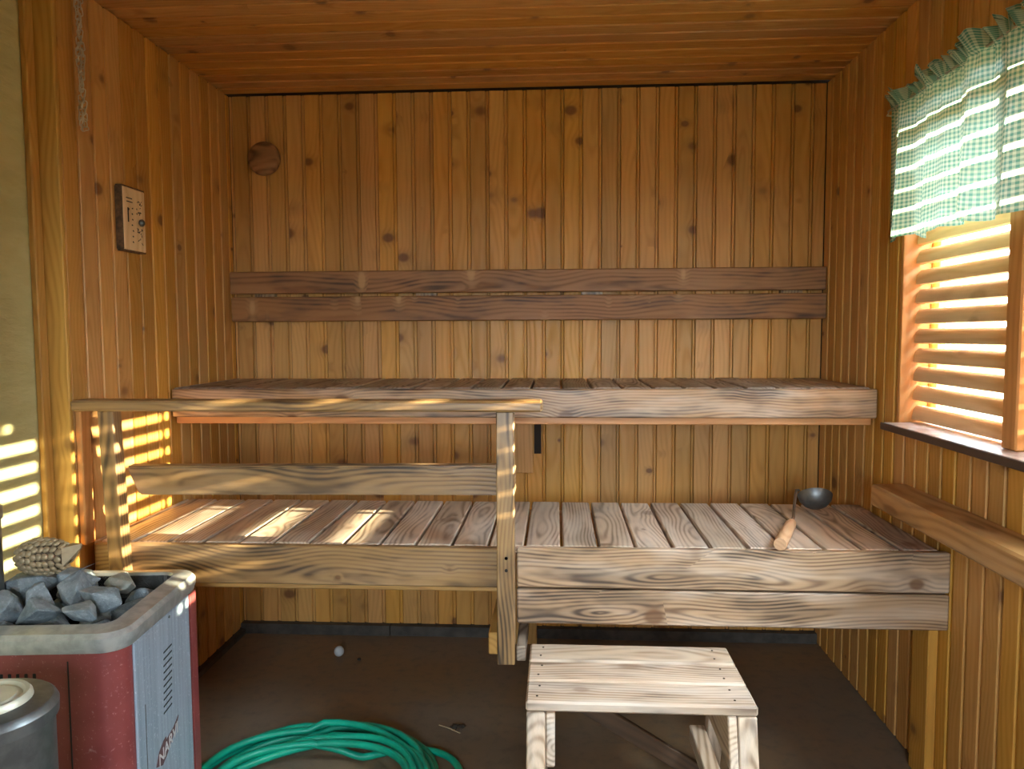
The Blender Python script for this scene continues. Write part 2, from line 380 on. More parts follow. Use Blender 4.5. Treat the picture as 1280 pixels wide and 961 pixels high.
structure(slab('wall_plaster', [(-1.62, XP, -1.3, YP, 0, H+.1)], M_PLASTER))
bx = []
for y0, y1, z0, z1 in ((-1.3, SY0, 0, H), (SY0, SY1, 0, SZ0), (SY0, SY1, SZ1, H), (SY1, WY0, 0, H), (WY0, WY1, 0, WZ0), (WY0, WY1, WZ1, H), (WY1, YB+T, 0, H)):
    bx.append((XR+T, XR+.12, y0, y1, z0, z1))
wr = structure(slab('wall_right', bx, M_VOID))
structure(slab('wall_rear', [(-1.62, -.5, -1.3, -1.2, 0, H), (.5, 1.26, -1.3, -1.2, 0, H), (-.5, .5, -1.3, -1.2, 0, 1.0), (-.5, .5, -1.3, -1.2, 1.8, H)], wood('panel', 'Z')))
w3 = structure(slab('added_rear_window', [(-.5, .5, -1.27, -1.23, 1.0, 1.05), (-.5, .5, -1.27, -1.23, 1.75, 1.8), (-.5, -.45, -1.27, -1.23, 1.05, 1.75), (.45, .5, -1.27, -1.23, 1.05, 1.75)], wood('orange', 'X')))  # unseen rear window, added to brighten the lower walls and floor
link('pane', cbox(.9, .004, .7, .001), M_GLASS, w3, (0, -1.25, 1.4))
ce = structure(slab('ceiling', [(-1.62, 1.26, -1.3, YB+.16, H+T, H+.12)], M_VOID))
pl = structure(slab('baseboard_back', [(XL, XL+.665, YB-.035, YB+T, 0, .045), (XL+.669, XR, YB-.03, YB+T, 0, .043)], M_PLINTH))
structure(slab('baseboard_left', [(XL-.004, XL+.022, YP+.02, YB-.03, 0, .022)], M_PLINTH))

PITCHW = .0787
_PB = {}
def panel_mesh(length, kind, axis, flip):
    """tongue and groove board: flat face, bevelled edge, recessed bead; u across, n out of the wall, l along"""
    key = (round(length, 3), kind, axis, flip)
    if key in _PB: return _PB[key]
    w = PITCHW
    prof = [(0, -T), (0, -.003), (.002, 0), (.0615, 0), (.0637, -.003), (.0637, -.011), (.0665, -.011), (.068, -.0045), (.0700, -.0034), (.0745, -.0034), (.0765, -.0045), (.0782, -T)]
    vs, n = [], len(prof)
    for l in (-length/2, length/2):
        for u, d in prof:
            u -= w/2
            vs.append({'B': (u, -d, l), 'L': (d, u, l), 'R': (-d, -u, l), 'C': (l, u, -d)}[axis])
    fs = [(i, (i+1) % n, n+(i+1) % n, n+i) for i in range(n)] + [tuple(range(n)), tuple(range(n, 2*n))]
    me = mesh_from('panel_board', vs, fs); me.materials.append(wood(kind, 'X' if axis == 'C' else 'Z')); _PB[key] = me
    return me
ZB, ZT = .045, H-.006           # wall boards end above the floor, just below the ceiling
k = 0
u = XL+.012-PITCHW
while u < XR-.01:
    a, b = max(u, XL), min(u+PITCHW, XR)
    if b-a > .07: link('panel_board', panel_mesh(ZT-ZB, 'panel', 'B', 0), None, wb, (u+PITCHW/2, YB, (ZB+ZT)/2))
    elif b-a > .008: beam('panel_board', 'panel', (a, b-.002), (YB, YB+T), (ZB, ZT), wb, .002)
    u += PITCHW
u = YP+.004
while u < YB-.03:
    link('panel_board', panel_mesh(ZT-ZB+.02, 'panel', 'L', 0), None, wl, (XL, u+PITCHW/2, (ZB-.02+ZT)/2)); u += PITCHW
if YB-u > .008: beam('panel_board', 'panel', (XL-T, XL), (u, YB-.001), (ZB-.02, ZT), wl, .002)
u = YB-.002
while u > -1.15:
    y0, y1 = u-PITCHW, u
    spans = [(.005, ZT)]
    for a0, a1, b0, b1 in ((WY0, WY1, WZ0-.012, WZ1), (SY0, SY1, SZ0, SZ1)):
        if y1 > a0+.012 and y0 < a1-.012: spans = [(.005, b0), (b1, ZT)]
    for z0, z1 in spans: link('panel_board', panel_mesh(z1-z0, 'panel', 'R', 0), None, wr, (XR, u-PITCHW/2, (z0+z1)/2))
    u -= PITCHW
v = YB-.002
while v > .7:
    link('ceiling_board', panel_mesh(XR-XP+.13, 'ceiling', 'C', 0), None, ce, ((XR+.02+XP-.11)/2, v-PITCHW/2, H)); v -= PITCHW
beam('ceiling_board', 'ceiling', (XP-.1, XR+.02), (-1.2, v), (H, H+T), ce, .002, 'X')

# corner trim where the panelled wall stands proud of the plaster
structure(beam('trim_1', 'golden', (XP, XL+.002), (YP-.016, YP), (0, H-.004), c=.003))
structure(beam('trim_2', 'golden', (XP, XP+.019), (YP-.016-.038, YP-.0185), (0, H-.004), c=.003))

# ------------------------------------------------------------------ louvred window
w1 = structure(slab('window_1', [(XR+.085, XR+.118, WY0-.05, WY1+.05, WZ0-.06, WZ0+.03), (XR+.085, XR+.118, WY0-.05, WY1+.05, WZ1-.03, WZ1+.05),
      (XR+.085, XR+.118, WY0-.05, WY0+.03, WZ0+.03, WZ1-.03), (XR+.085, XR+.118, WY1-.03, WY1+.05, WZ0+.03, WZ1-.03)], wood('orange', 'Z')))
beam('jamb', 'orange', (XR-.004, XR+.084), (WY1-.001, WY1+.018), (WZ0, WZ1), w1, .002)
beam('jamb', 'orange', (XR-.004, XR+.084), (WY0-.018, WY0+.001), (WZ0, WZ1), w1, .002)
beam('window_head', 'orange', (XR-.004, XR+.084), (WY0-.018, WY1+.018), (WZ1, WZ1+.018), w1, .002)
beam('mullion', 'orange', (XR-.012, XR+.022), (1.862, 1.922), (WZ0+.008, WZ1), w1, .004)
sl_ = link('sill', cbox(.154, WY1-WY0+.02, .02, .004), M_SILL, w1, (XR-.070+.077, (WY0+WY1)/2-.045, WZ0-.003))
link('sill_edge', cbox(.006, WY1-WY0+.02, .022, .002), M_SILLEDGE, w1, (XR-.0735, (WY0+WY1)/2-.045, WZ0-.004))
link('pane', cbox(.004, WY1-WY0-.06, WZ1-WZ0-.06, .001), M_GLASS, w1, (XR+.104, (WY0+WY1)/2, (WZ0+WZ1)/2))
# rounded louvre: D section, leaning
prof = [(.011, -.019), (.013, -.010), (.0135, 0), (.012, .010), (.006, .0185), (-.002, .0195), (-.008, .016), (-.009, -.012), (-.005, -.019)]
prof = [(-x, z*1.26) for x, z in prof]
L = WY1-WY0-.006; n = len(prof)
vs = [(x, y, z) for y in (-L/2, L/2) for x, z in prof]
lv = mesh_from('louvre', vs, [(i, (i+1) % n, n+(i+1) % n, n+i) for i in range(n)] + [tuple(range(n)), tuple(range(n, 2*n))])
shade_auto(lv, 50); lv.materials.append(wood('louvre', 'Y'))
z = WZ0+.035
while z < WZ1-.02:
    link('louvre', lv, None, w1, (XR+.052, (WY0+WY1)/2, z), (random.uniform(-.006, .006), math.radians(14+random.uniform(-3, 3)), 0)); z += .0615
for y in (WY1-.07, 1.89, WY0+.07):
    beam('louvre_stile', 'orange', (XR+.070, XR+.083), (y-.012, y+.012), (WZ0+.008, WZ1), w1, .002)
# second window beside the camera
w2 = structure(slab('window_2', [(XR+.07, XR+.118, SY0, SY1, SZ0, SZ0+.05), (XR+.07, XR+.118, SY0, SY1, SZ1-.05, SZ1),
      (XR+.07, XR+.118, SY0, SY0+.05, SZ0+.05, SZ1-.05), (XR+.07, XR+.118, SY1-.05, SY1, SZ0+.05, SZ1-.05)], wood('orange', 'Y')))
link('pane', cbox(.004, SY1-SY0-.1, SZ1-SZ0-.1, .001), M_GLASS, w2, (XR+.09, (SY0+SY1)/2, (SZ0+SZ1)/2))

# ------------------------------------------------------------------ upper bench
ub = empty('upper_bench', (-.15, 2.95, 0), 'upper sauna bench with greyed slats against the back wall', 'bench')
O = ub.location
SP = .107
def slats(root, y0, y1, ztop, th, kind, x_joint):
    x = x_joint - SP*math.ceil((x_joint-XL)/SP)
    while x < XR-.01:
        a, b = max(x+.0045, XL+.002), min(x+SP-.0045, XR-.002)
        if b-a > .012:
            dz = random.uniform(-.0012, .0012)
            beam('slat', kind, (round(a, 4), round(b, 4)), (y0, y1), (ztop-th, ztop), root, .0035, 'Y', off=(root.location.x, root.location.y, root.location.z-dz))
        x += SP
slats(ub, 2.690, YB-.004, 1.130, .026, 'greyslat', .015)
beam('fascia', 'bench', (XL+.008, XR-.006), (2.660, 2.688), (1.026, 1.127), ub, .004, off=O)
beam('support_rail', 'orange', (XL+.008, XR-.012), (2.690, 2.735), (.999, 1.100), ub, .003, off=O)
beam('support_rail', 'orange', (XL+.008, XR-.012), (3.19, 3.235), (1.03, 1.102), ub, .003, off=O)
for x in (XL+.002, XR-.042): beam('end_bearer', 'orange', (x, x+.04), (2.74, 3.185), (1.03, 1.102), ub, .003, off=O)

# ------------------------------------------------------------------ lower bench
lb = empty('lower_bench', (-.15, 2.45, 0), 'lower sauna bench with pale wide slats and double front board', 'bench')
O = lb.location
slats(lb, 2.180, 2.752, .706, .026, 'slat', .012)
beam('fascia', 'rail', (XL+.020, -.171), (2.150, 2.178), (.588, .704), lb, .004, off=O)
beam('fascia', 'bench', (-.117, XR-.003), (2.150, 2.178), (.591, .706), lb, .004, off=O)
beam('fascia', 'bench', (-.117, XR-.003), (2.150, 2.178), (.484, .585), lb, .004, off=O)
beam('support_rail', 'golden', (XL+.020, -.125), (2.180, 2.225), (.566, .678), lb, .003, off=O)
beam('support_rail', 'orange', (-.120, XR-.006), (2.180, 2.225), (.490, .678), lb, .003, off=O)
beam('support_rail', 'orange', (XL+.008, XR-.006), (2.70, 2.745), (.585, .678), lb, .003, off=O)
beam('bearer', 'golden', (-.198, -.171), (2.128, 3.20), (.399, .464), lb, .003, off=O)
beam('bearer', 'greyslat', (-.117, -.090), (2.112, 3.20), (.388, .432), lb, .003, off=O)
beam('bearer_post', 'golden', (-.198, -.171), (2.69, 2.73), (.464, .584), lb, .003, off=O)
beam('bearer_post', 'golden', (-.117, -.090), (2.69, 2.73), (.432, .584), lb, .003, off=O)
beam('bearer_foot', 'golden', (-.200, -.088), (3.15, 3.205), (0, .388), lb, .003, off=O)
beam('wall_post', 'panel', (XR-.030, XR-.002), (2.205, 2.305), (.001, .489), lb, .003, off=O)
beam('wall_post', 'panel', (XL+.002, XL+.030), (2.26, 2.36), (.023, .565), lb, .003, off=O)

# ------------------------------------------------------------------ safety railing
ra = empty('safety_railing', (-.72, 2.13, 0), 'scorched wooden guard railing in front of the lower bench', 'railing')
O = ra.location
beam('top_rail', 'rail', (XL+.004, -.041), (2.090, 2.165), (1.106, 1.137), ra, .006, off=O)
pm = beam('post', 'rail', (-.171, -.121), (2.103, 2.149), (.379, 1.106), ra, .003, off=O)
for dz in (.690-.742, .655-.742, .715-.742+.35-.375):
    vs, fs = lathe([(.0001, 0), (.0045, 0), (.0045, .004), (.0001, .004)], 10)
    link('screw_hole', mesh_from('screw_hole', vs, fs), M_BLACK, pm, (.002, -.0232, dz), (math.radians(90), 0, 0))
beam('post', 'rail', (-1.315, -1.268), (2.104, 2.149), (.56, 1.106), ra, .003, off=O, rot=(0, math.radians(-2.0), 0))
# mid rail with its slanting left end
y0, y1 = 2.150, 2.188; xa, xb = -1.272, -.120
vs = [(xa, y0, .936), (xa, y1, .940), (xb, y0, .946), (xb, y1, .948), (xa+.036, y0, .852), (xa+.036, y1, .852), (xb, y0, .860), (xb, y1, .860),]
ctr = Vector(((xa+xb)/2, (y0+y1)/2, .9))
me = mesh_from('mid_rail', [Vector(v)-ctr for v in vs], [(0,2,6,4), (1,5,7,3), (0,1,3,2), (4,6,7,5), (0,4,5,1), (2,3,7,6)])
bm = bmesh.new(); bm.from_mesh(me); bmesh.ops.bevel(bm, geom=list(bm.edges), offset=.005, segments=2, affect='EDGES'); bm.to_mesh(me); bm.free()
link('mid_rail', me, wood('rail', 'X'), ra, ctr-O)
beam('wall_batten', 'orange', (XL+.001, XL+.019), (2.116, 2.163), (.708, 1.105), ra, .003, off=O)

# ------------------------------------------------------------------ backrest on the back wall
bk = empty('wall_backrest', (-.15, 3.2, 1.37), 'dark scorched two-board back support fixed to the back wall', 'back support')
O = bk.location
beam('backrest_board', 'backrest', (XL+.004, XR-.004), (3.190, 3.216), (1.494, 1.588), bk, .004, off=O)
beam('backrest_board', 'backrest', (XL+.008, XR-.001), (3.188, 3.216), (1.376, 1.481), bk, .004, off=O)
for x in (-1.30, -.05-.55, .10, .92):
    beam('spacer', 'rail', (x, x+.09), (3.2165, 3.2445), (1.39, 1.575), bk, .002, 'Z', off=O)

# ------------------------------------------------------------------ ledge on the right wall
lg = tag(beam('wall_handrail', 'ledge', (.986, XR-.001), (.75, 2.430), (.778, .846), c=.006), 'thick scorched wooden handrail beam along the wall under the window', 'handrail')

# ------------------------------------------------------------------ step stool
st = empty('step_stool', (.2, 1.99, 0), 'low wooden step stool with bleached three-board top', 'stool')
O = st.location
ZS = .420
for i in range(3):
    y0 = 1.812+i*.1195
    beam('top_board', 'stool', (-.078, .486), (y0, y0+.1125), (ZS-.026, ZS), st, .005, off=O)
for i in range(3):
    for x in (-.045, .44):
        for dy in (.03, .085):
            vs, fs = lathe([(.0001, 0), (.003, 0), (.003, .0012), (.0001, .0012)], 8)
            link('screw_head', mesh_from('screw_head', vs, fs), M_BURN, st, Vector((x+random.uniform(-.006, .006), 1.812+i*.1195+dy, ZS))-O)
for x0, s in ((-.076, 1), (.484, -1)):
    xa, xb = sorted((x0, x0+s*.046)); xc, xd = sorted((x0+s*.048, x0+s*.070))
    for yt, ybt in ((1.838, 1.735), (2.128, 2.245)):
        p0 = Vector(((xa+xb)/2, yt, ZS-.028)); p1 = Vector(((xa+xb)/2, ybt, .0))
        L = (p0-p1).length; an = math.atan2(p0.y-p1.y, p0.z-p1.z)
        key = 'stoolleg%d' % (ybt > 2)
        if key not in _CB:
            # a leg cut level at top and bottom
            hy = .022/math.cos(an); hz = (p0.z-p1.z)/2; sh = (p0.y-p1.y)/2
            q = [(x, sg*hy+zz*sh, zz*hz) for x in (-.023, .023) for sg in (-1, 1) for zz in (-1, 1)]
            me = mesh_from('leg', q, [(0,1,3,2), (4,6,7,5), (0,4,5,1), (2,3,7,6), (0,2,6,4), (1,5,7,3)])
            bm = bmesh.new(); bm.from_mesh(me); bmesh.ops.bevel(bm, geom=list(bm.edges), offset=.003, segments=1, affect='EDGES'); bm.to_mesh(me); bm.free()
            me.materials.append(wood('stool', 'Z')); _CB[key] = me
        link('leg', _CB[key], None, st, (p0+p1)/2-O)
    ya, yb = 1.818, 2.150
    q = [(x, y, z) for x in (xc, xd) for y, z in ((ya, ZS-.028), (yb, ZS-.028), (yb+.035, ZS-.150), (ya-.035, ZS-.150))]
    me = mesh_from('apron', [Vector(p)-Vector(((xc+xd)/2, 1.98, .33)) for p in q], [(0,1,2,3), (4,7,6,5), (0,4,5,1), (1,5,6,2), (2,6,7,3), (3,7,4,0)])
    bm = bmesh.new(); bm.from_mesh(me); bmesh.ops.bevel(bm, geom=list(bm.edges), offset=.003, segments=1, affect='EDGES'); bm.to_mesh(me); bm.free()
    link('apron', me, wood('stool', 'Y'), st, Vector(((xc+xd)/2, 1.98, .33))-O)
    xe, xf = sorted((x0+s*.048, x0+s*.092))
    if s < 0: beam('side_rung', 'stool', (xe, xf), (1.80, 2.215), (.115, .160), st, .003, off=O)
# diagonal brace across the back legs
p0, p1 = on(728, 878, 'Y', 2.135), on(905, 985, 'Y', 2.18); dv = p1-p0
me = cbox(dv.length, .022, .050, .003); me.materials.append(wood('dark', 'X'))
link('brace', me, None, st, (p0+p1)/2-O, dv.to_track_quat('X', 'Z'))

# ------------------------------------------------------------------ heater with stones
RZ = .095
hc = Vector((-1.154, 1.695, 0))
he = empty('sauna_stove', hc, 'dark red sauna stove with zinc side panel, filled with stones', 'stove', rotz=RZ)
HW, HD, HH = .425, .415, .672
def hloft(name, rings, mat, parent, cap0=False, cap1=False, close=False, ang=40, loc=(0, 0, 0)):
    vs, fs = loft(rings, cap0, cap1, close); me = shade_auto(mesh_from(name, vs, fs), ang); return link(name, me, mat, parent, loc)
out = rounded(HW, HD, .052, 10); inn = rounded(HW-.02, HD-.02, .045, 10)
body = hloft('body', [[(x, y, .03) for x, y in out], [(x, y, HH) for x, y in out], [(x, y, HH) for x, y in inn], [(x, y, .59) for x, y in inn]], M_RED, he, True, True)
ro = rounded(HW+.022, HD+.022, .055, 10); ro2 = rounded(HW+.034, HD+.034, .060, 10); ro3 = rounded(HW+.018, HD+.018, .054, 10)
ri = rounded(HW-.052, HD-.052, .034, 10); ri0 = rounded(HW-.060, HD-.060, .032, 10); ri2 = rounded(HW-.068, HD-.068, .030, 10)
hloft('top_rim', [[(x, y, HH-.012) for x, y in ro], [(x, y, HH+.006) for x, y in ro2], [(x, y, HH+.020) for x, y in ro2], [(x, y, HH+.030) for x, y in ro3],
      [(x, y, HH+.034) for x, y in ri], [(x, y, HH+.036) for x, y in ri0], [(x, y, HH+.030) for x, y in ri2], [(x, y, HH-.03) for x, y in ri2]], M_RIM, he, ang=30)
hloft('stone_basket', [[(x, y, .605) for x, y in ri2], [(x, y, HH+.028) for x, y in ri2]], M_BLACK, he, True)
for sx in (-1, 1):
    for sy in (-1, 1):
        vs, fs = lathe([(.0001, 0), (.018, 0), (.018, .03), (.0001, .03)], 12); link('foot', mesh_from('foot', vs, fs), M_BLACK, he, (sx*.16, sy*.155, 0))
# right side: zinc panel between red strips
px = HW/2+.0025
panel = link('side_panel', cbox(.006, .305, .56, .002), M_ZINC, he, (px, .001, .375))
link('edge_strip', cbox(.007, .040, .58, .002), M_RED, he, (HW/2+.001, HD/2-.052+.030, .36))
link('panel_seam', cbox(.001, .003, .40, .0003), M_DARKSTEEL, panel, (.0033, -.112, -.08))
for i in range(10):
    sl = link('vent_slot', cbox(.0016, .048, .0042, .0007), M_BLACK, panel, (.0030, .016-.0012*i, .570-.0160*i-.375), (math.radians(3), 0, 0))
vs, fs = lathe([(.0001, .0), (.0035, 0), (.003, .002), (.0001, .002)], 10)
link('screw', mesh_from('screw', vs, fs), M_DARKSTEEL, panel, (.003, .03, .268), (0, math.radians(90), 0))
# worn badge with the maker's name
q = [(0, -.066, -.052), (0, -.060, -.020), (0, -.040, .004), (0, -.030, .010), (0, -.026, .002), (0, .010, .026), (0, .034, .052), (0, .030, .034), (0, .012, .004), (0, -.010, -.030), (0, -.030, -.052)]
nq = len(q); vs = [(x, y, z) for x in (0, .0012) for _, y, z in q]
fs = [tuple(range(nq)), tuple(range(nq, 2*nq))] + [(i, (i+1) % nq, nq+(i+1) % nq, nq+i) for i in range(nq)]
badge = link('badge', mesh_from('badge', vs, fs), M_BADGE, panel, (.0030, .012, .345-.375), (math.radians(-22), 0, 0))
tx = bpy.data.curves.new('lettering', 'FONT'); tx.body = 'NARVI'; tx.size = .040; tx.extrude = .0005; tx.align_x = 'CENTER'; tx.align_y = 'CENTER'; tx.shear = .25
tmp = bpy.data.objects.new('tmp', tx); COL.objects.link(tmp); bpy.context.view_layer.update()
me = bpy.data.meshes.new_from_object(tmp.evaluated_get(bpy.context.evaluated_depsgraph_get())); bpy.data.objects.remove(tmp)
rot = Matrix.Rotation(math.radians(36), 4, 'X') @ Matrix(((0, 0, 1, 0), (1, 0, 0, 0), (0, 1, 0, 0), (0, 0, 0, 1)))
link('lettering', me, M_LETTER, badge, (.0017, -.012, -.010), rot)
# front: recessed door seam and slots
link('front_seam', cbox(.003, .002, .60, .0005), M_BLACK, he, (.105, -HD/2-.0002, .34))
for i in range(5):
    link('vent_slot', cbox(.0065, .003, .030, .001), M_BLACK, he, (.035-.017*i, -HD/2-.0004, .600))
fl = empty('flue_pipe', (-1.335, 1.64, .60), 'grey steel flue pipe rising from the stove corner', 'pipe')
vs, fs = lathe([(.052, 0), (.052, 1.735)], 28); link('pipe', mesh_from('pipe', vs, fs, True), M_DARKSTEEL, fl)
vs, fs = lathe([(.0525, .3), (.056, .302), (.056, .33), (.0525, .332)], 28); link('joint_collar', mesh_from('collar', vs, fs), M_DARKSTEEL, fl)

def rock(seed, r, flat=.80):
    rd = random.Random(seed); bm = bmesh.new()
    for i in range(13):
        d = Vector((rd.gauss(0, 1), rd.gauss(0, 1), rd.gauss(0, 1))).normalized()*r*rd.uniform(.85, 1.12)
        bm.verts.new((d.x*1.15, d.y*.95, d.z*flat))
    res = bmesh.ops.convex_hull(bm, input=bm.verts)
    bmesh.ops.delete(bm, geom=[g for g in res['geom_interior'] if isinstance(g, bmesh.types.BMVert)], context='VERTS')
    bmesh.ops.bevel(bm, geom=list(bm.edges), offset=r*.05, segments=1, affect='EDGES')
    return from_bm('rock', bm)
Rm = Matrix.Rotation(RZ, 3, 'Z')
spots = []
rd = random.Random(5)
for layer, (zz, n, r0) in enumerate(((.655, 14, .048), (.714, 12, .046))):
    lim = (HW-.068)/2-(.044 if layer < 1 else .050); tries = 0; mine = []
    while len(mine) < n and tries < 4000:
        tries += 1
        p = Vector((rd.uniform(-lim, lim), rd.uniform(-lim, lim), 0))
        if (Rm @ p + hc - Vector((-1.335, 1.64, 0))).xy.length < .052+.036: continue
        if all((p-q).length > r0*1.62 for q in mine): mine.append(p)
    for p in mine: spots.append((Rm @ p + Vector((hc.x, hc.y, zz+rd.uniform(-.008, .008))), r0*rd.uniform(.82, 1.22)))
for i, (p, r) in enumerate(spots):
    o = link('sauna_stone', rock(i+11, r), M_STONE, None, p, (rd.uniform(-.4, .4), rd.uniform(-.4, .4), rd.uniform(0, 6)))
    tag(o, 'rough blue-grey stone heaped in the sauna stove', 'stone', 'stones in the stove')

# ------------------------------------------------------------------ pine-cone ornament on the stones
oc = Vector((-1.235, 1.735, .792))
og = empty('pine_cone_ornament', oc, 'brown scaly pine-cone shaped ornament lying on the stove stones', 'ornament', rotz=math.radians(4))
RX, RR = .066, .041
def orad(t, g=1.0): return g*RR*max(0.0, (1-abs(t)**2.3))**.55*(1.0-.16*t)
rings = []
for i in range(17):
    t = -1+2*i/16*.97
    rings.append([(t*RX, orad(t, .93)*math.cos(a), orad(t, .93)*.98*math.sin(a)) for a in [2*math.pi*k/20 for k in range(20)]])
hloft('cone_body', rings, M_GOLDDARK, og, True, True, ang=80)
bm = bmesh.new()
for i in range(9):
    t = -.86+i*.19; nn = max(6, int(15*orad(t)/RR))
    for k in range(nn):
        a = 2*math.pi*(k+.5*(i % 2))/nn; r = orad(t)
        m = Matrix.Translation((t*RX, r*math.cos(a), r*math.sin(a)*.98)) @ Matrix.Rotation(a, 4, 'X') @ Matrix.Rotation(math.radians(16), 4, 'Z') @ Matrix.Diagonal((.0100, .0048, .0085, 1))
        bmesh.ops.create_icosphere(bm, subdivisions=2, radius=1, matrix=m)
so = link('scales', from_bm('scales', bm, True), M_GOLD, og); so['kind'] = 'stuff'
q = [(.052, -.024, -.020), (.052, .024, -.020), (.052, .024, .026), (.052, -.024, .026), (.086, -.003, .020), (.086, .003, .020), (.086, .003, .031), (.086, -.003, .031)]
link('stem_end', shade_auto(mesh_from('stem', q, [(0,1,2,3), (4,7,6,5), (0,4,5,1), (1,5,6,2), (2,6,7,3), (3,7,4,0)]), 20), M_GOLD, og)

# ------------------------------------------------------------------ steel container in front of the stove
bz = .69
bc = on(-17, 880, 'Z', bz)
BR = .108
ct = empty('steel_container', (bc.x, bc.y, 0), 'tall cylindrical steel container with ringed lid beside the stove', 'container')
vs, fs = lathe([(.0001, 0), (BR-.010, 0), (BR-.006, .006), (BR-.006, bz-.035), (BR-.004, bz-.030)], 56); link('container_body', shade_auto(mesh_from('cb', vs, fs)), M_DARKSTEEL, ct)
vs, fs = lathe([(BR-.004, bz-.034), (BR, bz-.032), (BR+.001, bz-.012), (BR-.003, bz-.004), (BR-.008, bz), (.066, bz+.004), (.062, bz+.008)], 56); lid = link('lid', shade_auto(mesh_from('lid', vs, fs), 28), M_DARKSTEEL, ct)
vs, fs = lathe([(.070, bz+.004), (.069, bz+.010), (.064, bz+.016), (.058, bz+.015), (.054, bz+.008), (.047, bz+.010), (.044, bz+.013), (.0001, bz+.014)], 56)
link('lid_knob_plate', shade_auto(mesh_from('lk', vs, fs), 40), M_CREAM, lid)

# ------------------------------------------------------------------ curtain valance and rod
cu = empty('curtain_valance', (XR-.04, 2.06, 1.61), 'short green gingham curtain gathered on a rod over the window', 'curtain')
O = cu.location
CY0, CY1 = 1.585, 2.520; NU, NV = 230, 34
rdc = random.Random(3)
def fold(s): return .021*math.sin(s*34+1.1*math.sin(s*9))+.010*math.sin(s*75+1.3)+.009*math.sin(s*17+2)
vs, uvs, fs = [], [], []
ztop = 2.062
for j in range(NV+1):
    tv = j/NV
    for i in range(NU+1):
        s = i/NU; y = CY1+(CY0-CY1)*s
        zb = 1.607+.010*math.sin(s*17)+.007*math.sin(s*41)
        if tv < .80:
            q = tv/.80; z = zb+(2.012-zb)*q; amp = 1.0-.55*q
            x = XR-.052+fold(s)*amp+.006*math.sin(s*150)*max(0, q-.75)*4; yy = y+.010*math.sin(s*38+1.2)*amp
        else:
            q = (tv-.80)/.20
            hgt = .040+.030*noise.noise(Vector((s*22, 0, 3)))+.034*noise.noise(Vector((s*55, 5, 0)))
            z = 2.012+hgt*q
            x = XR-.052+fold(s)*.45+(.006+.022*q)*math.sin(s*120+4*noise.noise(Vector((s*30, 1, 2))))-.012*q; yy = y+.012*q*noise.noise(Vector((s*60, 2, 1)))
        vs.append(Vector((min(x, XR-.006), yy, z))-O); uvs.append((s*1.32, tv*.50))
for j in range(NV):
    for i in range(NU):
        a = j*(NU+1)+i; fs.append((a, a+1, a+NU+2, a+NU+1))
me = bpy.data.meshes.new('cloth'); me.from_pydata([tuple(v) for v in vs], [], fs)
ul = me.uv_layers.new(name='UVMap')
for lp in me.loops: ul.data[lp.index].uv = uvs[lp.vertex_index]
for p in me.polygons: p.use_smooth = True
link('cloth', me, M_GING, cu)
rod = empty('curtain_rod', (XR-.05, 2.06, 2.02), 'thin steel curtain rod hooked to the wall above the window', 'rod')
vs, fs = tube([(0, .475, .0), (0, -.50, .0)], .0035, 8); link('bar', mesh_from('bar', vs, fs, True), M_CHAIN, rod)
for sy in (.470, -.495):
    vs, fs = tube([(0, sy, -.006), (-.004, sy+.006, -.012), (.010, sy+.006, -.013), (.049, sy+.006, -.010)], .0025, 8); link('hook', mesh_from('hook', vs, fs, True), M_CHAIN, rod)

# ------------------------------------------------------------------ small fittings on the walls
dv = empty('round_vent_cover', (-1.245, YB, 2.068), 'round turned wooden vent cover on the back wall', 'vent cover')
vs, fs = lathe([(.0001, .040), (.030, .040), (.058, .036), (.068, .030), (.072, .020), (.070, .012), (.060, .008), (.0001, .008)], 40)
me = shade_auto(mesh_from('disc', vs, fs), 50); link('disc', me, wood('backrest', 'X'), dv, (0, 0, 0), (math.radians(90), 0, 0))
vs, fs = lathe([(.0001, 0), (.035, 0), (.035, .009), (.0001, .009)], 20); link('stem', mesh_from('stem', vs, fs), wood('dark', 'X'), dv, (0, 0, 0), (math.radians(90), 0, 0))

pq = empty('carved_plaque', (XL, 2.43, 1.697), 'small pale wooden plaque with burnt edges and a metal knob', 'plaque')
pqm = cbox(.026, .135, .205, .006); pqm.materials.append(wood('louvre', 'Z'))
po = link('plaque_board', pqm, None, pq, (.0135, 0, 0))
link('burnt_edge', cbox(.024, .006, .200, .002), M_SCORCH, po, (0, -.0665, 0)); 
link('burnt_edge', cbox(.024, .132, .005, .002), M_SCORCH, po, (0, 0, .102)); link('burnt_edge', cbox(.024, .132, .005, .002), M_SCORCH, po, (0, 0, -.102))
vs, fs = lathe([(.0001, .016), (.008, .015), (.012, .011), (.011, .004), (.006, 0)], 20); link('knob', mesh_from('knob', vs, fs, True), M_DARKSTEEL, po, (.0125, .028, -.006), (0, math.radians(90), 0))
bm = bmesh.new(); rp = random.Random(2)
def mark(y, z, w, h, a=0): bmesh.ops.create_cube(bm, size=1, matrix=Matrix.Translation((.0135, y, z)) @ Matrix.Rotation(a, 4, 'X') @ Matrix.Diagonal((.001, w, h, 1)))
mark(-.030, .065, .034, .003); mark(-.028, .054, .034, .003); mark(-.038, .012, .006, .046); mark(-.036, .030, .010, .006)
for i in range(26): mark(rp.uniform(.012, .042), rp.uniform(-.075, -.025) if i % 2 else rp.uniform(.02, .065), rp.uniform(.004, .012), rp.uniform(.0015, .003), rp.uniform(-1.4, 1.4))
for i in range(7): mark(-.014+rp.uniform(-.003, .003), .035-.018*i, .006, .004, rp.uniform(-.6, .6))
link('burnt_lettering', from_bm('marks', bm), M_BURN, po)

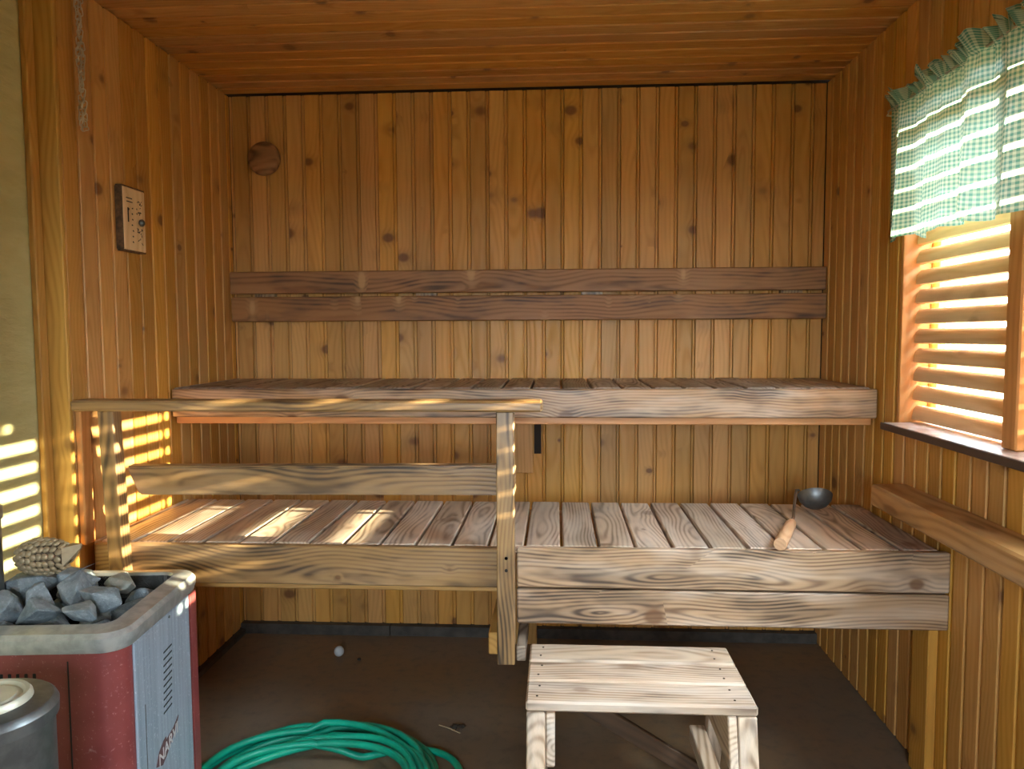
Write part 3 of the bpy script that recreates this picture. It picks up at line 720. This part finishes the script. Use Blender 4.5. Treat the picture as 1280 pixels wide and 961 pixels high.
# a vent plate low on the back wall, above the lower bench
vp = empty('vent_plate', (-.14, YB, .82), 'plain wooden vent plate with open slot above the lower bench', 'vent plate')
beam('plate', 'panel', (-.195, -.103), (YB-.014, YB-.001), (.722, .990), vp, .002, 'Z', off=vp.location)
link('slot', cbox(.030, .004, .180, .001), M_VOID, vp, (.056, -.002, .075))

# hanging chain, a doubled strand
cp = on(104, 150, 'X', XL+.030)
ch = empty('hanging_chain', (cp.x, cp.y, H), 'doubled steel chain hanging from the ceiling by the left wall', 'chain')
vs, fs = tube([(.0055*math.cos(a), 0, .0055*math.sin(a)+(.0066 if math.sin(a) > 0 else -.0066)) for a in [2*math.pi*k/14 for k in range(14)]], .0017, 6, True)
lk = mesh_from('link', vs, fs, True); lk.materials.append(M_CHAIN)
for sidx in range(2):
    n = 24
    for i in range(n):
        z = -.022-.0165*i; tw = i*.32+math.pi*sidx
        link('link', lk, None, ch, (.006*math.cos(tw), .006*math.sin(tw), z), (random.uniform(-.18, .18), random.uniform(-.2, .2), (math.pi/2 if i % 2 else 0)+tw*.6))
link('link', lk, None, ch, (0, .006, -.022-.0165*24), (0, 1.2, 1.1)); link('link', lk, None, ch, (0, -.006, -.022-.0165*24), (0, -1.2, 2.0))
vs, fs = tube([(0, 0, 0), (0, 0, -.012), (.006, 0, -.020), (0, 0, -.027), (-.006, 0, -.020)], .002, 6); link('hook', mesh_from('hook', vs, fs, True), M_CHAIN, ch)

# ------------------------------------------------------------------ ladle on the lower bench
ZL = .707
h0 = Vector((.628, 2.150, ZL+.0195)); h1 = Vector((.735, 2.400, ZL+.020))
la = empty('sauna_ladle', (h0+h1)/2, 'wooden-handled steel ladle lying on the lower bench', 'ladle'); O = la.location
ax = (h1-h0).normalized(); Lh = (h1-h0).length
me_v, me_f = lathe([(.0001, 0), (.0175, 0), (.0188, .004), (.0185, Lh*.5), (.0165, Lh*.9), (.0130, Lh-.003), (.0001, Lh)], 28)
link('handle', shade_auto(mesh_from('handle', me_v, me_f), 40), wood('beech', 'Z'), la, h0-O, ax.to_track_quat('Z', 'Y'))
bcn = Vector((.872, 2.600, ZL+.048))
p1 = h1-ax*.01; p4 = Vector((.795, 2.555, ZL+.090))
vs, fs = tube([p1-O, h1+ax*.05+Vector((0, 0, .006))-O, h1+ax*.10+Vector((-.004, 0, .034))-O, p4-O, p4+Vector((.012, .012, -.002))-O], [.0050, .0048, .0046, .0046, .0044], 10)
link('neck', mesh_from('neck', vs, fs, True), M_STEEL, la)
prof = [(.0001, -.040), (.020, -.037), (.038, -.027), (.050, -.011), (.055, .004), (.0565, .004), (.052, -.012), (.039, -.029), (.021, -.0395), (.0001, -.0425)]
vs, fs = lathe(prof, 36); axis = Vector((.10, .62, .78)).normalized()
link('bowl', shade_auto(mesh_from('bowl', vs, fs), 60), M_DARKSTEEL, la, bcn-O+Vector((0, 0, .012)), axis.to_track_quat('Z', 'Y'))

# ------------------------------------------------------------------ garden hose on the floor
HR = .0108
cen = Vector((-.700, 2.090, 0)); pts = []
LOOPS = [(.350, -.008, 0), (.328, .010, -.004), (.300, .028, -.016), (.332, -.012, -.028), (.285, .040, -.050), (.310, .004, -.045), (.262, .050, -.085), (.255, .030, -.110)]
for li, (R, ox, oy) in enumerate(LOOPS):
    R2, ox2, oy2 = LOOPS[(li+1) % len(LOOPS)] if li+1 < len(LOOPS) else (R, ox, oy)
    for k in range(44):
        f = k/44; a = math.radians(100)-2*math.pi*f; e = f*f*(3-2*f)
        r = R+(R2-R)*e+.008*math.sin(3*a+li*1.7); x = ox+(ox2-ox)*e; y = oy+(oy2-oy)*e
        z = HR+.002+ (0 if li == 0 else .0085*li+.007*math.sin(2*a+li*2.1))
        pts.append(cen+Vector((x+r*(1.0 if math.cos(a) > 0 else 1.13)*math.cos(a), y+r*(.98 if math.sin(a) > 0 else .70)*math.sin(a), max(z, HR+.001))))
last = pts[-1]
tail = [on(x, y, 'Z', HR+.001) for x, y in ((455, 946), (490, 939), (520, 937), (547, 940), (567, 951), (577, 972), (570, 1010), (540, 1060))]
lead = [last+(tail[0]-last)*.5+Vector((0, .006, 0))]
def catmull(P, n=7):
    out = []
    for i in range(len(P)-1):
        a, b, c, d = P[max(i-1, 0)], P[i], P[i+1], P[min(i+2, len(P)-1)]
        for k in range(n):
            t = k/n; out.append(.5*((2*b)+(c-a)*t+(2*a-5*b+4*c-d)*t*t+(3*b-a-3*c+d)*t**3))
    return out+[P[-1]]
path = pts[:-1]+catmull([last]+lead+tail)
for p in path: p.z = max(p.z, HR+.001)
hs_o = Vector((cen.x, cen.y, 0))
hz = empty('garden_hose', hs_o, 'coiled green rubber garden hose on the concrete floor', 'hose')
vs, fs = tube([p-hs_o for p in path], HR, 12); link('hose_tube', mesh_from('hose', vs, fs, True), M_HOSE, hz)
ed = (path[-1]-path[-2]).normalized()
vs, fs = tube([path[-1]-hs_o-ed*.03, path[-1]-hs_o+ed*.03], HR+.003, 12); link('hose_coupling', mesh_from('coupling', vs, fs), M_DARKSTEEL, hz)

# ------------------------------------------------------------------ bits on the floor
bp = on(424, 820, 'Z', 0)
bm = bmesh.new(); bmesh.ops.create_uvsphere(bm, u_segments=24, v_segments=14, radius=.0205); me = from_bm('ball', bm, True)
for v_ in me.vertices: v_.co.z *= 1.08 if v_.co.z > 0 else 1.0
tag(link('small_ball', me, M_BALL, None, (bp.x, bp.y, .0205)), 'small pale grey ball on the floor below the lower bench', 'ball')
tp = on(570, 911, 'Z', 0)
tw = empty('dead_leaf', (tp.x, tp.y, 0), 'curled dead leaf with a dry straw on the concrete floor', 'leaf litter')
s0, s1 = on(549, 906, 'Z', .004)-tp, on(575, 916, 'Z', .004)-tp
vs, fs = tube([s0, (s0+s1)/2+Vector((0, 0, .002)), s1], .002, 6); link('straw', mesh_from('straw', vs, fs), M_STRAW, tw)
for cx, sd in ((-.006, 1), (.018, 2)):
    bm = bmesh.new(); bmesh.ops.create_icosphere(bm, subdivisions=2, radius=.012)
    for v_ in bm.verts:
        v_.co *= 1+.6*noise.noise(v_.co*120+Vector((sd*5, 0, 0))); v_.co.z = max(-.006, v_.co.z*.7)
    link('leaf_curl', from_bm('leaf', bm), M_LEAF, tw, (cx, .004, .0065))
gp = on(449, 825, 'Z', 0)
bm = bmesh.new(); bmesh.ops.create_icosphere(bm, subdivisions=2, radius=.008)
for v_ in bm.verts: v_.co *= 1+.4*noise.noise(v_.co*150); v_.co.z *= .6
tag(link('bark_chip', from_bm('chip', bm), M_LEAF, None, (gp.x, gp.y, .0045)), 'tiny dark bark chip on the floor near the pale ball', 'chip')
